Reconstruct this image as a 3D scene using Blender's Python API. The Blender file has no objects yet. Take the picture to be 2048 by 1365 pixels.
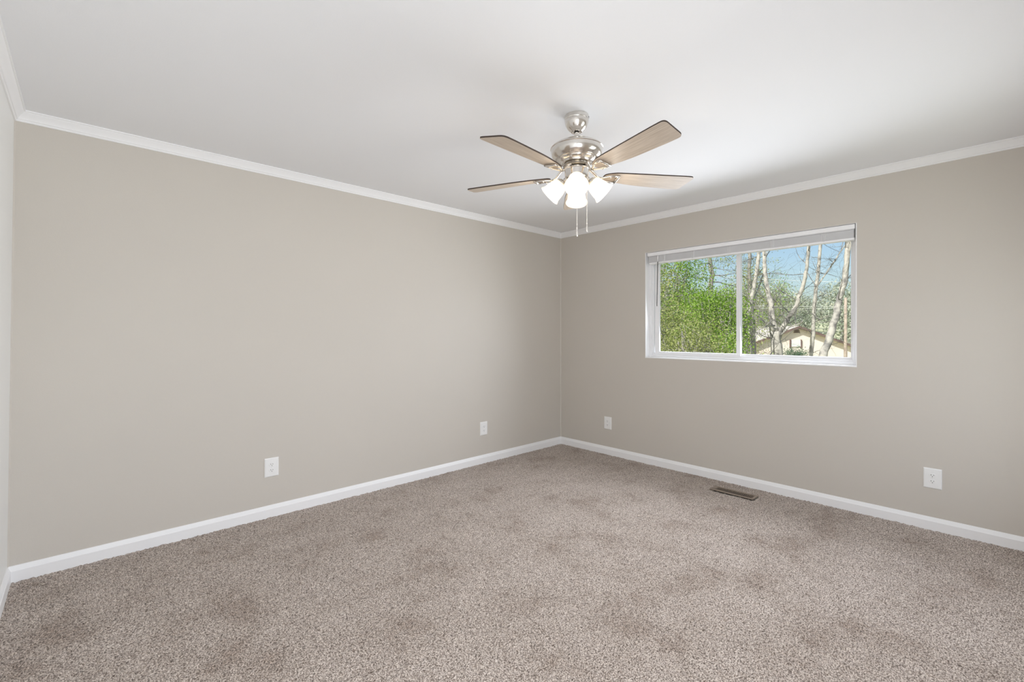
import bpy, bmesh, math, random
import numpy as np
from mathutils import Vector, Matrix, Euler

S = bpy.context.scene
COL = S.collection
R = math.radians

# ------------------------------------------------------------------ camera
FPX, YAW, HY = 910.4, 46.868, 666.6          # focal length in px, heading, horizon row (2048x1365 frame)
EYE = 1.285
cam_d = bpy.data.cameras.new('camera')
cam = bpy.data.objects.new('camera', cam_d); COL.objects.link(cam)
cam_d.sensor_width = 36; cam_d.lens = FPX / 2048 * 36
cam_d.shift_y = -(682.5 - HY) / 2048
cam_d.clip_start = .02; cam_d.clip_end = 600
cam.location = (0, 0, EYE)
cam.rotation_euler = (R(90), 0, R(YAW - 90))
S.camera = cam

# ------------------------------------------------------------------ view + world + sun
S.view_settings.view_transform = 'Standard'; S.view_settings.look = 'None'
S.view_settings.gamma = 1; S.view_settings.use_curve_mapping = False
S.view_settings.exposure = -0.06
S.cycles.use_denoising = True
S.cycles.max_bounces = 12; S.cycles.diffuse_bounces = 8; S.cycles.transparent_max_bounces = 24
S.cycles.sample_clamp_indirect = 6.0

SUN_EL, SUN_AZ = 40, 176                     # the sun stands behind and to the left of the house
w = bpy.data.worlds.new('sky'); S.world = w; w.use_nodes = True
nt = w.node_tree; nt.nodes.clear()
sky = nt.nodes.new('ShaderNodeTexSky'); sky.sky_type = 'NISHITA'; sky.sun_disc = False
sky.sun_elevation = R(SUN_EL); sky.sun_rotation = R(90 - SUN_AZ)
sky.air_density = 1.0; sky.dust_density = 2.0; sky.ozone_density = 1.0
bg = nt.nodes.new('ShaderNodeBackground'); bg.inputs['Strength'].default_value = 0.155
ow = nt.nodes.new('ShaderNodeOutputWorld')
nt.links.new(sky.outputs[0], bg.inputs[0]); nt.links.new(bg.outputs[0], ow.inputs[0])

sd = bpy.data.lights.new('sun', 'SUN'); sd.energy = 6.2; sd.angle = R(.6); sd.color = (1, .965, .92)
sun = bpy.data.objects.new('sun', sd); COL.objects.link(sun)
sv = Vector((math.cos(R(SUN_AZ)) * math.cos(R(SUN_EL)), math.sin(R(SUN_AZ)) * math.cos(R(SUN_EL)), math.sin(R(SUN_EL))))
sun.rotation_euler = sv.to_track_quat('Z', 'Y').to_euler()

XR, YB, YF, H = 4.0385, 3.4799, -.40, 2.44      # right wall, back wall, front wall, ceiling height
def area(name, loc, direction, sx, sy, power, col, spread=180):
    d = bpy.data.lights.new(name, 'AREA'); d.shape = 'RECTANGLE'; d.size = sx; d.size_y = sy
    d.energy = power; d.color = col; d.spread = R(spread)
    o = bpy.data.objects.new(name, d); COL.objects.link(o); o.location = loc
    o.rotation_euler = (-Vector(direction)).to_track_quat('Z', 'Y').to_euler()
    return o
# fill lamps at an added doorway and added window; daylight at the seen window
area('fill_added_doorway', (.30, -.41, 1.0), (0, 1, -.05), .8, 1.9, 34.5, (.885, .925, 1.0))
area('fill_added_window', (3.0, -.41, 1.15), (0, 1, -.04), 1.1, 1.4, 11.4, (.885, .925, 1.0))
area('daylight_right_window', (XR + .068, 1.54, 1.48), (-1, 0, -.14), 1.56, .78, 33.5, (.875, .92, 1.0), 135)
LAMP_W = 3.3

# ------------------------------------------------------------------ helpers
XL0, XL1 = -.2945, -.2690                    # the left wall leans in slightly towards the ceiling
def xl(z): return XL0 + (XL1 - XL0) * z / H

def at(px, py, dep):
    a = R(YAW); d = Vector((math.cos(a), math.sin(a), 0)); r = Vector((math.sin(a), -math.cos(a), 0))
    return d * dep + r * ((px - 1024) / FPX * dep) + Vector((0, 0, EYE - (py - HY) / FPX * dep))

def obj(name, bm, mat, parent=None, smooth=False, bevel=0, seg=2, auto=None):
    if isinstance(bm, bmesh.types.BMesh):
        me = bpy.data.meshes.new(name); bm.to_mesh(me); bm.free()
    else: me = bm
    if mat: me.materials.append(mat)
    if smooth: me.polygons.foreach_set('use_smooth', [True] * len(me.polygons))
    o = bpy.data.objects.new(name, me); COL.objects.link(o)
    if parent: o.parent = parent
    if bevel:
        b = o.modifiers.new('bevel', 'BEVEL'); b.width = bevel; b.segments = seg; b.limit_method = 'ANGLE'
    if auto is not None:
        try: me.set_sharp_from_angle(angle=R(auto))
        except Exception: pass
    return o
def tag(o, label=None, cat=None, group=None, kind=None):
    if label: o['label'] = label
    if cat: o['category'] = cat
    if group: o['group'] = group
    if kind: o['kind'] = kind
    return o
def empty(name, loc, rz=0, parent=None):
    o = bpy.data.objects.new(name, None); COL.objects.link(o)
    o.location = loc; o.rotation_euler = (0, 0, rz); o.empty_display_size = .05
    if parent: o.parent = parent
    return o
def struct(name, bm, mat, label, parent=None, **k):
    o = obj(name, bm, mat, parent, **k)
    if not parent: tag(o, label, None, None, 'structure')
    return o

def box(bm, x0, x1, y0, y1, z0, z1, M=None):
    v = [bm.verts.new((x, y, z)) for x in (x0, x1) for y in (y0, y1) for z in (z0, z1)]
    for f in ((0, 1, 3, 2), (4, 6, 7, 5), (0, 4, 5, 1), (2, 3, 7, 6), (0, 2, 6, 4), (1, 5, 7, 3)):
        bm.faces.new([v[i] for i in f])
    if M: bmesh.ops.transform(bm, matrix=M, verts=v)
    return v
def lathe(bm, prof, n=48, M=None, cap0=False, cap1=False):
    rings = []
    for r, z in prof:
        rings.append([bm.verts.new((r * math.cos(2 * math.pi * i / n), r * math.sin(2 * math.pi * i / n), z)) for i in range(n)])
    for a, b in zip(rings, rings[1:]):
        for i in range(n):
            bm.faces.new((a[i], a[(i + 1) % n], b[(i + 1) % n], b[i]))
    if cap0: bm.faces.new(rings[0][::-1])
    if cap1: bm.faces.new(rings[-1])
    vs = [v for r_ in rings for v in r_]
    if M: bmesh.ops.transform(bm, matrix=M, verts=vs)
    return vs
def tube(bm, pts, rad, n=10, cap=True, flat=1.0):
    pts = [Vector(p) for p in pts]
    if not hasattr(rad, '__len__'): rad = [rad] * len(pts)
    rings = []; up = None
    for i, p in enumerate(pts):
        t = (pts[min(i + 1, len(pts) - 1)] - pts[max(i - 1, 0)])
        if t.length < 1e-9: t = Vector((0, 0, 1))
        t.normalize()
        if up is None:
            up = Vector((0, 0, 1)) if abs(t.z) < .9 else Vector((1, 0, 0))
        u = (up - t * up.dot(t))
        if u.length < 1e-6: u = t.orthogonal()
        u.normalize(); v = t.cross(u); up = u
        rings.append([bm.verts.new(p + (u * flat * math.sin(2 * math.pi * k / n) + v * math.cos(2 * math.pi * k / n)) * rad[i]) for k in range(n)])
    for a, b in zip(rings, rings[1:]):
        for i in range(n): bm.faces.new((a[i], a[(i + 1) % n], b[(i + 1) % n], b[i]))
    if cap and n > 2:
        bm.faces.new(rings[0][::-1]); bm.faces.new(rings[-1])
def sweep(bm, prof, p0, p1, inward, m0=0, m1=0):
    """prof = list of (out, z) with out measured from the wall; runs p0->p1 on the wall, ends mitred by m*out"""
    p0 = Vector(p0); p1 = Vector(p1); t = (p1 - p0).normalized(); n = Vector(inward)
    A = [bm.verts.new(p0 + n * o + t * (m0 * o) + Vector((0, 0, z))) for o, z in prof]
    B = [bm.verts.new(p1 + n * o - t * (m1 * o) + Vector((0, 0, z))) for o, z in prof]
    for i in range(len(prof) - 1): bm.faces.new((A[i], A[i + 1], B[i + 1], B[i]))
    bm.faces.new((A[-1], A[0], B[0], B[-1])); bm.faces.new(A[::-1]); bm.faces.new(B)
    bmesh.ops.recalc_face_normals(bm, faces=bm.faces)

# ------------------------------------------------------------------ materials
def mat(name, col=(.8, .8, .8), rough=.5, metal=0, spec=.5, **kw):
    m = bpy.data.materials.new(name); m.use_nodes = True
    p = m.node_tree.nodes['Principled BSDF']
    p.inputs['Base Color'].default_value = (*col, 1); p.inputs['Roughness'].default_value = rough
    p.inputs['Metallic'].default_value = metal; p.inputs['Specular IOR Level'].default_value = spec
    for k, v in kw.items(): p.inputs[k.replace('_', ' ')].default_value = v
    return m
def nodes(m): return m.node_tree, m.node_tree.nodes['Principled BSDF']
def noise(nt, scale, detail=2, rough=.5, vec=None, dims='3D'):
    n = nt.nodes.new('ShaderNodeTexNoise'); n.inputs['Scale'].default_value = scale
    n.inputs['Detail'].default_value = detail; n.inputs['Roughness'].default_value = rough
    if vec is None:
        tc = nt.nodes.new('ShaderNodeTexCoord'); vec = tc.outputs['Object']
    nt.links.new(vec, n.inputs['Vector']); return n
def ramp(nt, fac, stops):
    r = nt.nodes.new('ShaderNodeValToRGB'); nt.links.new(fac, r.inputs[0])
    while len(r.color_ramp.elements) < len(stops): r.color_ramp.elements.new(.5)
    for e, (p, c) in zip(r.color_ramp.elements, stops): e.position = p; e.color = (*c, 1)
    return r
def bump(nt, p, h, strength, dist):
    b = nt.nodes.new('ShaderNodeBump'); b.inputs['Strength'].default_value = strength; b.inputs['Distance'].default_value = dist
    nt.links.new(h, b.inputs['Height']); nt.links.new(b.outputs[0], p.inputs['Normal'])
def vary(m, scale, a, b, lo=.35, hi=.65, detail=3, bmp=None):
    nt, p = nodes(m); n = noise(nt, scale, detail)
    r = ramp(nt, n.outputs['Fac'], [(lo, a), (hi, b)]); nt.links.new(r.outputs[0], p.inputs['Base Color'])
    if bmp: bump(nt, p, n.outputs['Fac'], *bmp)
    return m

WALLC = (.602, .5645, .511)
M_wall = mat('wall_paint', WALLC, .55, spec=.35)
nt_, p_ = nodes(M_wall)
n1 = noise(nt_, 1.1, 3); r1 = ramp(nt_, n1.outputs['Fac'], [(.3, tuple(c * .985 for c in WALLC)), (.7, tuple(c * 1.012 for c in WALLC))])
nt_.links.new(r1.outputs[0], p_.inputs['Base Color'])
n2 = noise(nt_, 260, 3); bump(nt_, p_, n2.outputs['Fac'], .12, .002)
M_wall2 = vary(mat('brightened_wall_paint', (.84, .84, .82), .5), 1.1, (.83, .83, .81), (.85, .85, .83))  # left wall colour raised to stand for light from the opposite window
M_ceil = mat('ceiling_paint', (.84, .847, .862), .85, spec=.2)
nt_, p_ = nodes(M_ceil); n2 = noise(nt_, 180, 3); bump(nt_, p_, n2.outputs['Fac'], .1, .002)
M_trim = mat('trim_paint', (.89, .89, .895), .38)
nt_, p_ = nodes(M_trim); n2 = noise(nt_, 30, 2); bump(nt_, p_, n2.outputs['Fac'], .05, .002)
M_vinyl = vary(mat('white_vinyl', (.85, .85, .86), .35), 4, (.84, .84, .85), (.87, .87, .88))
M_plate = vary(mat('outlet_plastic', (.86, .86, .85), .3), 20, (.85, .85, .84), (.87, .87, .86))
M_dark = vary(mat('dark_slot', (.03, .03, .03), .6), 40, (.02, .02, .02), (.04, .04, .04))
M_blind = vary(mat('blind_vinyl', (.90, .90, .91), .35), 6, (.89, .89, .90), (.92, .92, .93))
M_tape = vary(mat('ladder_cord', (.94, .94, .94), .8), 300, (.92, .92, .92), (.95, .95, .95))
M_wand = vary(mat('tilt_wand', (.06, .06, .055), .6), 30, (.05, .05, .045), (.08, .075, .07))  # dark colour stands in for the wand being backlit
M_ext = vary(mat('exterior_siding', (.6, .58, .54), .8), 3, (.55, .53, .5), (.62, .6, .56))

def glass_mat():
    m = bpy.data.materials.new('window_glass'); m.use_nodes = True; nt = m.node_tree; nt.nodes.clear()
    t = nt.nodes.new('ShaderNodeBsdfTransparent'); t.inputs[0].default_value = (.96, .98, .975, 1)
    g = nt.nodes.new('ShaderNodeBsdfGlossy'); g.inputs['Roughness'].default_value = .01
    f = nt.nodes.new('ShaderNodeFresnel'); f.inputs[0].default_value = 1.05
    mx = nt.nodes.new('ShaderNodeMixShader'); o = nt.nodes.new('ShaderNodeOutputMaterial')
    nt.links.new(f.outputs[0], mx.inputs[0]); nt.links.new(t.outputs[0], mx.inputs[1]); nt.links.new(g.outputs[0], mx.inputs[2])
    nt.links.new(mx.outputs[0], o.inputs[0]); return m
M_glass = glass_mat()

# nickel with a fine turned brushing
M_nickel = mat('brushed_nickel', (.74, .71, .67), .19, 1.0)
nt_, p_ = nodes(M_nickel)
tc = nt_.nodes.new('ShaderNodeTexCoord'); mp = nt_.nodes.new('ShaderNodeMapping'); mp.inputs['Scale'].default_value = (3, 3, 260)
nt_.links.new(tc.outputs['Object'], mp.inputs[0]); n1 = noise(nt_, 4, 2, vec=mp.outputs[0])
bump(nt_, p_, n1.outputs['Fac'], .05, .001)
M_brass = vary(mat('dull_bronze', (.36, .32, .26), .35, 1.0), 40, (.32, .28, .22), (.40, .36, .30))

# blade: washed grey-brown oak below, darker edge band
M_wood = mat('washed_oak', (.36, .29, .23), .42)
nt_, p_ = nodes(M_wood)
tc = nt_.nodes.new('ShaderNodeTexCoord'); mp = nt_.nodes.new('ShaderNodeMapping'); mp.inputs['Scale'].default_value = (2.6, 85, 20)
nt_.links.new(tc.outputs['Object'], mp.inputs[0]); n1 = noise(nt_, 3, 6, .65, vec=mp.outputs[0])
r1 = ramp(nt_, n1.outputs['Fac'], [(.3, (.38, .31, .24)), (.5, (.53, .445, .36)), (.7, (.64, .56, .47))])
nt_.links.new(r1.outputs[0], p_.inputs['Base Color']); bump(nt_, p_, n1.outputs['Fac'], .15, .001)
M_edge = vary(mat('dark_walnut_edge', (.06, .035, .02), .5), 25, (.03, .018, .012), (.055, .034, .022))

# opal glass lamp shades: light passes through from the bulb inside
def opal():
    m = bpy.data.materials.new('opal_glass'); m.use_nodes = True; nt = m.node_tree; nt.nodes.clear()
    t = nt.nodes.new('ShaderNodeBsdfTranslucent'); t.inputs[0].default_value = (.95, .90, .82, 1)
    d = nt.nodes.new('ShaderNodeBsdfPrincipled'); d.inputs['Base Color'].default_value = (.9, .88, .84, 1); d.inputs['Roughness'].default_value = .2
    n = noise(nt, 25, 2); rr = ramp(nt, n.outputs['Fac'], [(.3, (.93, .88, .80)), (.7, (.97, .92, .84))]); nt.links.new(rr.outputs[0], t.inputs[0])
    mx = nt.nodes.new('ShaderNodeMixShader'); mx.inputs[0].default_value = .30
    o = nt.nodes.new('ShaderNodeOutputMaterial')
    nt.links.new(t.outputs[0], mx.inputs[1]); nt.links.new(d.outputs[0], mx.inputs[2]); nt.links.new(mx.outputs[0], o.inputs[0]); return m
M_opal = opal()
M_bulb = mat('lit_bulb', (.9, .9, .9), .4); nt_, p_ = nodes(M_bulb)
p_.inputs['Emission Color'].default_value = (1, .86, .66, 1); p_.inputs['Emission Strength'].default_value = 6
nb = noise(nt_, 10, 1); rb = ramp(nt_, nb.outputs['Fac'], [(.2, (1, .85, .64)), (.8, (1, .88, .7))]); nt_.links.new(rb.outputs[0], p_.inputs['Emission Color'])

# ------------------------------------------------------------------ carpet (real pile relief, mixed yarns)
M_carpet = mat('cut_pile_carpet', (.3, .25, .2), .95, spec=.1)
nt_, p_ = nodes(M_carpet)
yarn = noise(nt_, 185, 3, .65)
yr = ramp(nt_, yarn.outputs['Fac'], [(.37, (.070, .045, .032)), (.475, (.32, .255, .210)), (.60, (.72, .635, .565))])
lay = noise(nt_, 3.1, 5, .62)
lr = ramp(nt_, lay.outputs['Fac'], [(.34, (.74, .69, .65)), (.46, (.95, .94, .93)), (.66, (1.06, 1.065, 1.075))])
mx = nt_.nodes.new('ShaderNodeMix'); mx.data_type = 'RGBA'; mx.blend_type = 'MULTIPLY'; mx.inputs[0].default_value = 1
nt_.links.new(yr.outputs[0], mx.inputs[6]); nt_.links.new(lr.outputs[0], mx.inputs[7]); nt_.links.new(mx.outputs[2], p_.inputs['Base Color'])
p_.inputs['Sheen Weight'].default_value = .25; p_.inputs['Sheen Roughness'].default_value = .6
fb = noise(nt_, 320, 2); bump(nt_, p_, fb.outputs['Fac'], .5, .004)

VX, VY, VW, VL = 3.797, 1.452, .125, .335     # floor register centre and size
def carpet():
    rs = np.random.RandomState(4); st = .0072
    xs = np.arange(XL0, XR + st, st); ys = np.arange(YF, YB + st, st)
    nx, ny = len(xs), len(ys)
    X, Y = np.meshgrid(xs, ys, indexing='ij')
    def lowf(step, amp):
        g = rs.rand(int(nx / step) + 3, int(ny / step) + 3)
        u = np.arange(nx) / step; v = np.arange(ny) / step
        i = u.astype(int); j = v.astype(int); fu = (u - i)[:, None]; fv = (v - j)[None, :]
        fu = fu * fu * (3 - 2 * fu); fv = fv * fv * (3 - 2 * fv)
        return amp * ((g[i][:, j] * (1 - fu) + g[i + 1][:, j] * fu) * (1 - fv) + (g[i][:, j + 1] * (1 - fu) + g[i + 1][:, j + 1] * fu) * fv - .5)
    Z = rs.rand(nx, ny) * .0075 - .005 + lowf(2.2, .003) + lowf(18, .002)
    v = (np.abs(X - VX) < VW / 2 + .004) & (np.abs(Y - VY) < VL / 2 + .004)
    Z[v] = -.012
    X = X + (rs.rand(nx, ny) - .5) * st * .7; Y = Y + (rs.rand(nx, ny) - .5) * st * .7
    co = np.stack([X, Y, Z], -1).reshape(-1, 3).astype(np.float32)
    a = (np.arange(nx - 1)[:, None] * ny + np.arange(ny - 1)[None, :]).reshape(-1)
    q = np.stack([a, a + ny, a + ny + 1, a + 1], -1).astype(np.int32)
    me = bpy.data.meshes.new('floor'); me.vertices.add(len(co)); me.vertices.foreach_set('co', co.ravel())
    me.loops.add(q.size); me.loops.foreach_set('vertex_index', q.ravel()); me.polygons.add(len(q))
    me.polygons.foreach_set('loop_start', np.arange(0, q.size, 4, dtype=np.int32))
    me.update(calc_edges=True); me.validate()
    return me
struct('floor', carpet(), M_carpet, 'mottled brown and beige cut pile carpet covering the room', smooth=True)

# ------------------------------------------------------------------ walls and ceiling
T = .16
WY0, WY1, WZ0, WZ1 = .696, 2.379, 1.045, 2.077      # opening of the window in the right wall
bm = bmesh.new()
box(bm, XL0 - T, XR + T, YB, YB + T, -.25, H + .02)
struct('wall_back', bm, M_wall, 'long greige painted wall with two outlets')
bm = bmesh.new()
box(bm, XR, XR + T, YF - T, WY0, -.25, H + .02); box(bm, XR, XR + T, WY1, YB, -.25, H + .02)
box(bm, XR, XR + T, WY0, WY1, -.25, WZ0); box(bm, XR, XR + T, WY0, WY1, WZ1, H + .02)
bmesh.ops.remove_doubles(bm, verts=bm.verts, dist=1e-5)
struct('wall_right', bm, M_wall, 'greige painted wall holding the slider window')
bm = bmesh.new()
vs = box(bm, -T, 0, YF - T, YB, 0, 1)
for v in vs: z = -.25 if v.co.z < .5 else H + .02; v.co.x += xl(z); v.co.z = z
struct('wall_left', bm, M_wall2, 'painted wall with window light put in its colour, seen as a sliver at the left edge')
FX0, FX1, FZ0, FZ1 = 2.4, 3.6, .40, 1.90  # opening of the added window
DX0, DX1, DZ = -.12, .72, 2.03               # added doorway, opening for a fill lamp
bm = bmesh.new()
box(bm, XL0 - .02, DX0, YF - T, YF, -.25, H + .02); box(bm, DX0, DX1, YF - T, YF, DZ, H + .02); box(bm, DX0, DX1, YF - T, YF, -.25, -.012); box(bm, DX1, FX0, YF - T, YF, -.25, H + .02); box(bm, FX1, XR, YF - T, YF, -.25, H + .02)
box(bm, FX0, FX1, YF - T, YF, -.25, FZ0); box(bm, FX0, FX1, YF - T, YF, FZ1, H + .02)
struct('wall_front', bm, M_wall, 'greige painted wall behind the camera with an added doorway and window')
bm = bmesh.new(); box(bm, XL0 - T, XR + T, YF - T, YB + T, H, H + .2)
struct('ceiling', bm, M_ceil, 'smooth flat white painted ceiling')
bm = bmesh.new(); box(bm, XL0 - T, XR + T, YF - T, YB + T, -2.7, -.25)
struct('wall_lower_storey', bm, M_ext, 'siding of the storey below the room')

# crown moulding and baseboards, mitred at the corners
def crown_prof():
    d, c = .0547, .0436
    return [(0, H - d), (.006, H - d), (.0085, H - d + .004), (.0085, H - d + .009), (.013, H - d + .0115), (.015, H - d + .016),
            (.020, H - d + .024), (.027, H - d + .033), (.034, H - d + .040), (.0365, H - .0105), (.0375, H - .0085), (.0436, H - .0075), (c, H), (0, H)]
bh = .0815
base_prof = [(0, -.012), (.0145, -.012), (.0145, .056), (.0135, .058), (.0115, .0600), (.0052, .0765), (.0035, .0800), (0, bh)]
XLc, XLb = xl(H - .03), xl(.04)
for nm, prof, X0, lab in (('crown', crown_prof(), XLc, 'white crown moulding'), ('base', base_prof, XLb, 'white painted baseboard')):
    k = 1
    for side, p0, p1, inn in (('back', (X0, YB, 0), (XR, YB, 0), (0, -1, 0)), ('right', (XR, YB, 0), (XR, YF, 0), (-1, 0, 0)),
                              ('left', (X0, YF, 0), (X0, YB, 0), (1, 0, 0)), ('front', (XR, YF, 0), (X0 if nm == 'crown' else DX1 + .055, YF, 0), (0, 1, 0))):
        bm = bmesh.new(); sweep(bm, prof, p0, p1, inn, 1, 0 if side == 'front' and nm == 'base' else 1)
        struct('trim_%d' % k if nm == 'crown' else 'baseboard_' + side, bm, M_trim, '%s along the %s wall' % (lab, side), smooth=True, auto=22)
        k += 1
# caulked inside corners
for k, (x, y, sx) in enumerate(((XR, YB, -1), (None, YB, 1))):
    bm = bmesh.new(); z0, z1 = bh - .002, H - .054; c = .0085
    def pt(z, a, b): return bm.verts.new(((xl(z) if x is None else x) + sx * a, y - b, z))
    A = [pt(z0, -.002, -.002), pt(z0, c, -.002), pt(z0, -.002, c)]; B = [pt(z1, -.002, -.002), pt(z1, c, -.002), pt(z1, -.002, c)]
    for i in range(3): bm.faces.new((A[i], A[(i + 1) % 3], B[(i + 1) % 3], B[i]))
    bm.faces.new(A); bm.faces.new(B); bmesh.ops.recalc_face_normals(bm, faces=bm.faces)
    struct('trim_%d' % (5 + k), bm, M_wall, 'painted caulk line in the %s corner' % ('far', 'left')[k])

# ------------------------------------------------------------------ window 1 (horizontal slider, right wall)
win = empty('window_1', (XR, (WY0 + WY1) / 2, WZ0)); tag(win, 'white vinyl two-pane sliding window', None, None, 'structure')
def wobj(name, bm, m, **k):                       # geometry given in room coordinates
    bmesh.ops.translate(bm, verts=bm.verts, vec=-Vector(win.location)); return obj(name, bm, m, win, **k)
def frame_rect(bm, x0, x1, y0, y1, z0, z1, l, r, b, t):
    """picture-frame in the YZ plane; l = high-Y side stile, r = low-Y stile, b/t rails"""
    box(bm, x0, x1, y1 - l, y1, z0, z1); box(bm, x0, x1, y0, y0 + r, z0, z1)
    box(bm, x0, x1, y0 + r, y1 - l, z0, z0 + b); box(bm, x0, x1, y0 + r, y1 - l, z1 - t, z1)
e = .0015
bm = bmesh.new(); th = .006                       # painted reveal lining, lip proud of the wall
frame_rect(bm, XR - .0025, XR + .073, WY0 - .004, WY1 + .004, WZ0 - .006, WZ1, th, th, .010, .002)
wobj('reveal', bm, M_trim, bevel=.001)
bm = bmesh.new(); frame_rect(bm, XR + .066, XR + T - .01, WY0 + .002, WY1 - .002, WZ0 + .004, WZ1 - .002, .024, .026, .022, .03)
wobj('window_frame', bm, M_vinyl, bevel=.002)
bm = bmesh.new()                                   # stepped track inside the frame
frame_rect(bm, XR + .080, XR + .150, WY0 + .026, WY1 - .024, WZ0 + .022, WZ1 - .03, .013, .008, .014, .01)
frame_rect(bm, XR + .086, XR + .150, WY0 + .032, WY1 - .036, WZ0 + .034, WZ1 - .04, .009, .004, .006, .01)
wobj('track', bm, M_vinyl, bevel=.001)
# sliding sash (left) and fixed sash (right)
sl = bmesh.new(); frame_rect(sl, XR + .084, XR + .106, 1.520, 2.326, 1.076, 2.045, .046, .033, .028, .03)
frame_rect(sl, XR + .090, XR + .104, 1.550, 2.283, 1.101, 2.018, .006, .004, .004, .005)
sash = wobj('sash', sl, M_vinyl, bevel=.0015); sash['label'] = 'left sliding sash'
g = bmesh.new(); box(g, XR + .095, XR + .098, 1.551, 2.279, 1.1035, 2.015)
g = wobj('pane', g, M_glass); g.parent = sash
sr = bmesh.new(); frame_rect(sr, XR + .112, XR + .134, .722, 1.556, 1.072, 2.045, .030, .022, .030, .03)
frame_rect(sr, XR + .118, XR + .132, .742, 1.528, 1.100, 2.018, .008, .006, .004, .005)
sash2 = wobj('sash', sr, M_vinyl, bevel=.0015); sash2['label'] = 'right fixed sash'
g = bmesh.new(); box(g, XR + .123, XR + .126, .747, 1.521, 1.103, 2.014)
g = wobj('pane', g, M_glass); g.parent = sash2
bm = bmesh.new(); lathe(bm, [(.0001, 0), (.003, 0), (.003, .002), (.0001, .002)], 10, Matrix.Translation((XR + .064, 1.60, 1.068)) @ Matrix.Rotation(R(90), 4, 'Y'))
wobj('weep_plug', bm, M_vinyl)

# casing of the doorway added behind the camera to let fill light in
dr = empty('added_doorway', ((DX0 + DX1) / 2, YF, 0)); tag(dr, 'white cased doorway added behind the camera for fill light', None, None, 'structure')
bm = bmesh.new()
for a in ((DX0 - .055, DX0, 0, DZ + .055), (DX1, DX1 + .055, 0, DZ + .055), (DX0, DX1, DZ, DZ + .055)): box(bm, a[0], a[1], YF - .002, YF + .014, a[2], a[3])
bmesh.ops.translate(bm, verts=bm.verts, vec=-Vector(dr.location)); obj('door_casing', bm, M_trim, dr, bevel=.003)
# window added behind the camera to light the room
w2 = empty('added_window', ((FX0 + FX1) / 2, YF, FZ0)); tag(w2, 'white framed window added behind the camera for fill light', None, None, 'structure')
bm = bmesh.new()
for a in ((FX0, FX0 + .06, FZ0, FZ1), (FX1 - .06, FX1, FZ0, FZ1), (FX0 + .06, FX1 - .06, FZ0, FZ0 + .06), (FX0 + .06, FX1 - .06, FZ1 - .06, FZ1), (2.97, 3.03, FZ0 + .06, FZ1 - .06)):
    box(bm, a[0], a[1], YF - .12, YF - .06, a[2], a[3])
bmesh.ops.translate(bm, verts=bm.verts, vec=-Vector(w2.location)); obj('window_frame', bm, M_vinyl, w2, bevel=.002)
bm = bmesh.new(); box(bm, FX0 + .03, FX1 - .03, YF - .092, YF - .088, FZ0 + .03, FZ1 - .03)
bmesh.ops.translate(bm, verts=bm.verts, vec=-Vector(w2.location)); obj('pane', bm, M_glass, w2)

# ------------------------------------------------------------------ raised blind
bl = empty('window_blind', (XR + .02, 1.53, 2.07))
tag(bl, 'white horizontal slat blind pulled up at the window head', 'window blind')
def bobj(name, bm, m, parent=None, **k):
    bmesh.ops.translate(bm, verts=bm.verts, vec=-Vector(bl.location)); return obj(name, bm, m, parent or bl, **k)
BY0, BY1 = .703, 2.358
bm = bmesh.new(); box(bm, XR - .002, XR + .006, BY0, BY1, 2.0385, 2.0715); box(bm, XR - .0035, XR, BY0, BY1, 2.066, 2.0705); box(bm, XR - .0035, XR, BY0, BY1, 2.039, 2.042)
bobj('valance', bm, M_blind, bevel=.0012)
bm = bmesh.new(); box(bm, XR + .010, XR + .056, BY0 + .006, BY1 - .006, 2.036, 2.073)
bobj('headrail', bm, M_blind, bevel=.001)
z = 1.9765; first = None; k = 0
while z < 2.035:
    if first is None:
        bm = bmesh.new(); n = 8; A = []; B = []
        for i in range(n + 1):
            u = i / n * 2 - 1; x = XR + .033 + u * .0235; zz = 1.9765 + .0012 * (1 - u * u)
            A.append((x, zz)); 
        def ring(y): return [bm.verts.new((x, y, q)) for x, q in A] + [bm.verts.new((x, y, q - .0016)) for x, q in reversed(A)]
        a = ring(BY0 + .008); b = ring(BY1 - .008); L = len(a)
        for i in range(L): bm.faces.new((a[i], a[(i + 1) % L], b[(i + 1) % L], b[i]))
        bm.faces.new(a[::-1]); bm.faces.new(b); bmesh.ops.recalc_face_normals(bm, faces=bm.faces)
        first = bobj('slat', bm, M_blind)
    else:
        c = first.copy(); COL.objects.link(c); c.parent = bl; c.location = (random.uniform(-.0006, .0006), random.uniform(-.001, .001), z - 1.9765)
    z += .0027; k += 1
bm = bmesh.new(); box(bm, XR + .006, XR + .060, BY0 + .004, BY1 - .012, 1.9600, 1.9745)
bobj('bottom_rail', bm, M_blind, bevel=.002)
for y in (2.19, 1.905, 1.585, 1.245, .895):
    bm = bmesh.new(); n = 10; rnd = random.Random(int(y * 100))
    for s in range(9):                             # slack loops of the ladder cords bunched over the stack
        zz = 1.972 + s * .0072; w_ = .011 + rnd.random() * .005
        tube(bm, [(XR + .0095, y + w_, zz), (XR + .0045 - rnd.random() * .003, y + w_ * .3, zz - .002), (XR + .0045 - rnd.random() * .003, y - w_ * .4, zz + .001), (XR + .0095, y - w_, zz + .003)], .0017, 6)
    for s in (-1, 1):
        tube(bm, [(XR + .007 - rnd.random() * .002, y + s * (.010 + rnd.random() * .004), 1.967 + q * .0065) for q in range(11)], .0012, 6)
    bobj('ladder_cord', bm, M_tape, smooth=True)
bm = bmesh.new(); tube(bm, [(XR - .002, 2.247, 2.034), (XR - .004, 2.247, 2.020), (XR - .004, 2.2475, 1.975)], [.003, .0045, .004], 10)
bobj('wand_hook', bm, M_tape, smooth=True)
bm = bmesh.new(); tube(bm, [(XR - .004, 2.2475, 1.977), (XR - .004, 2.2555, 1.545)], .0042, 6)
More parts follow.
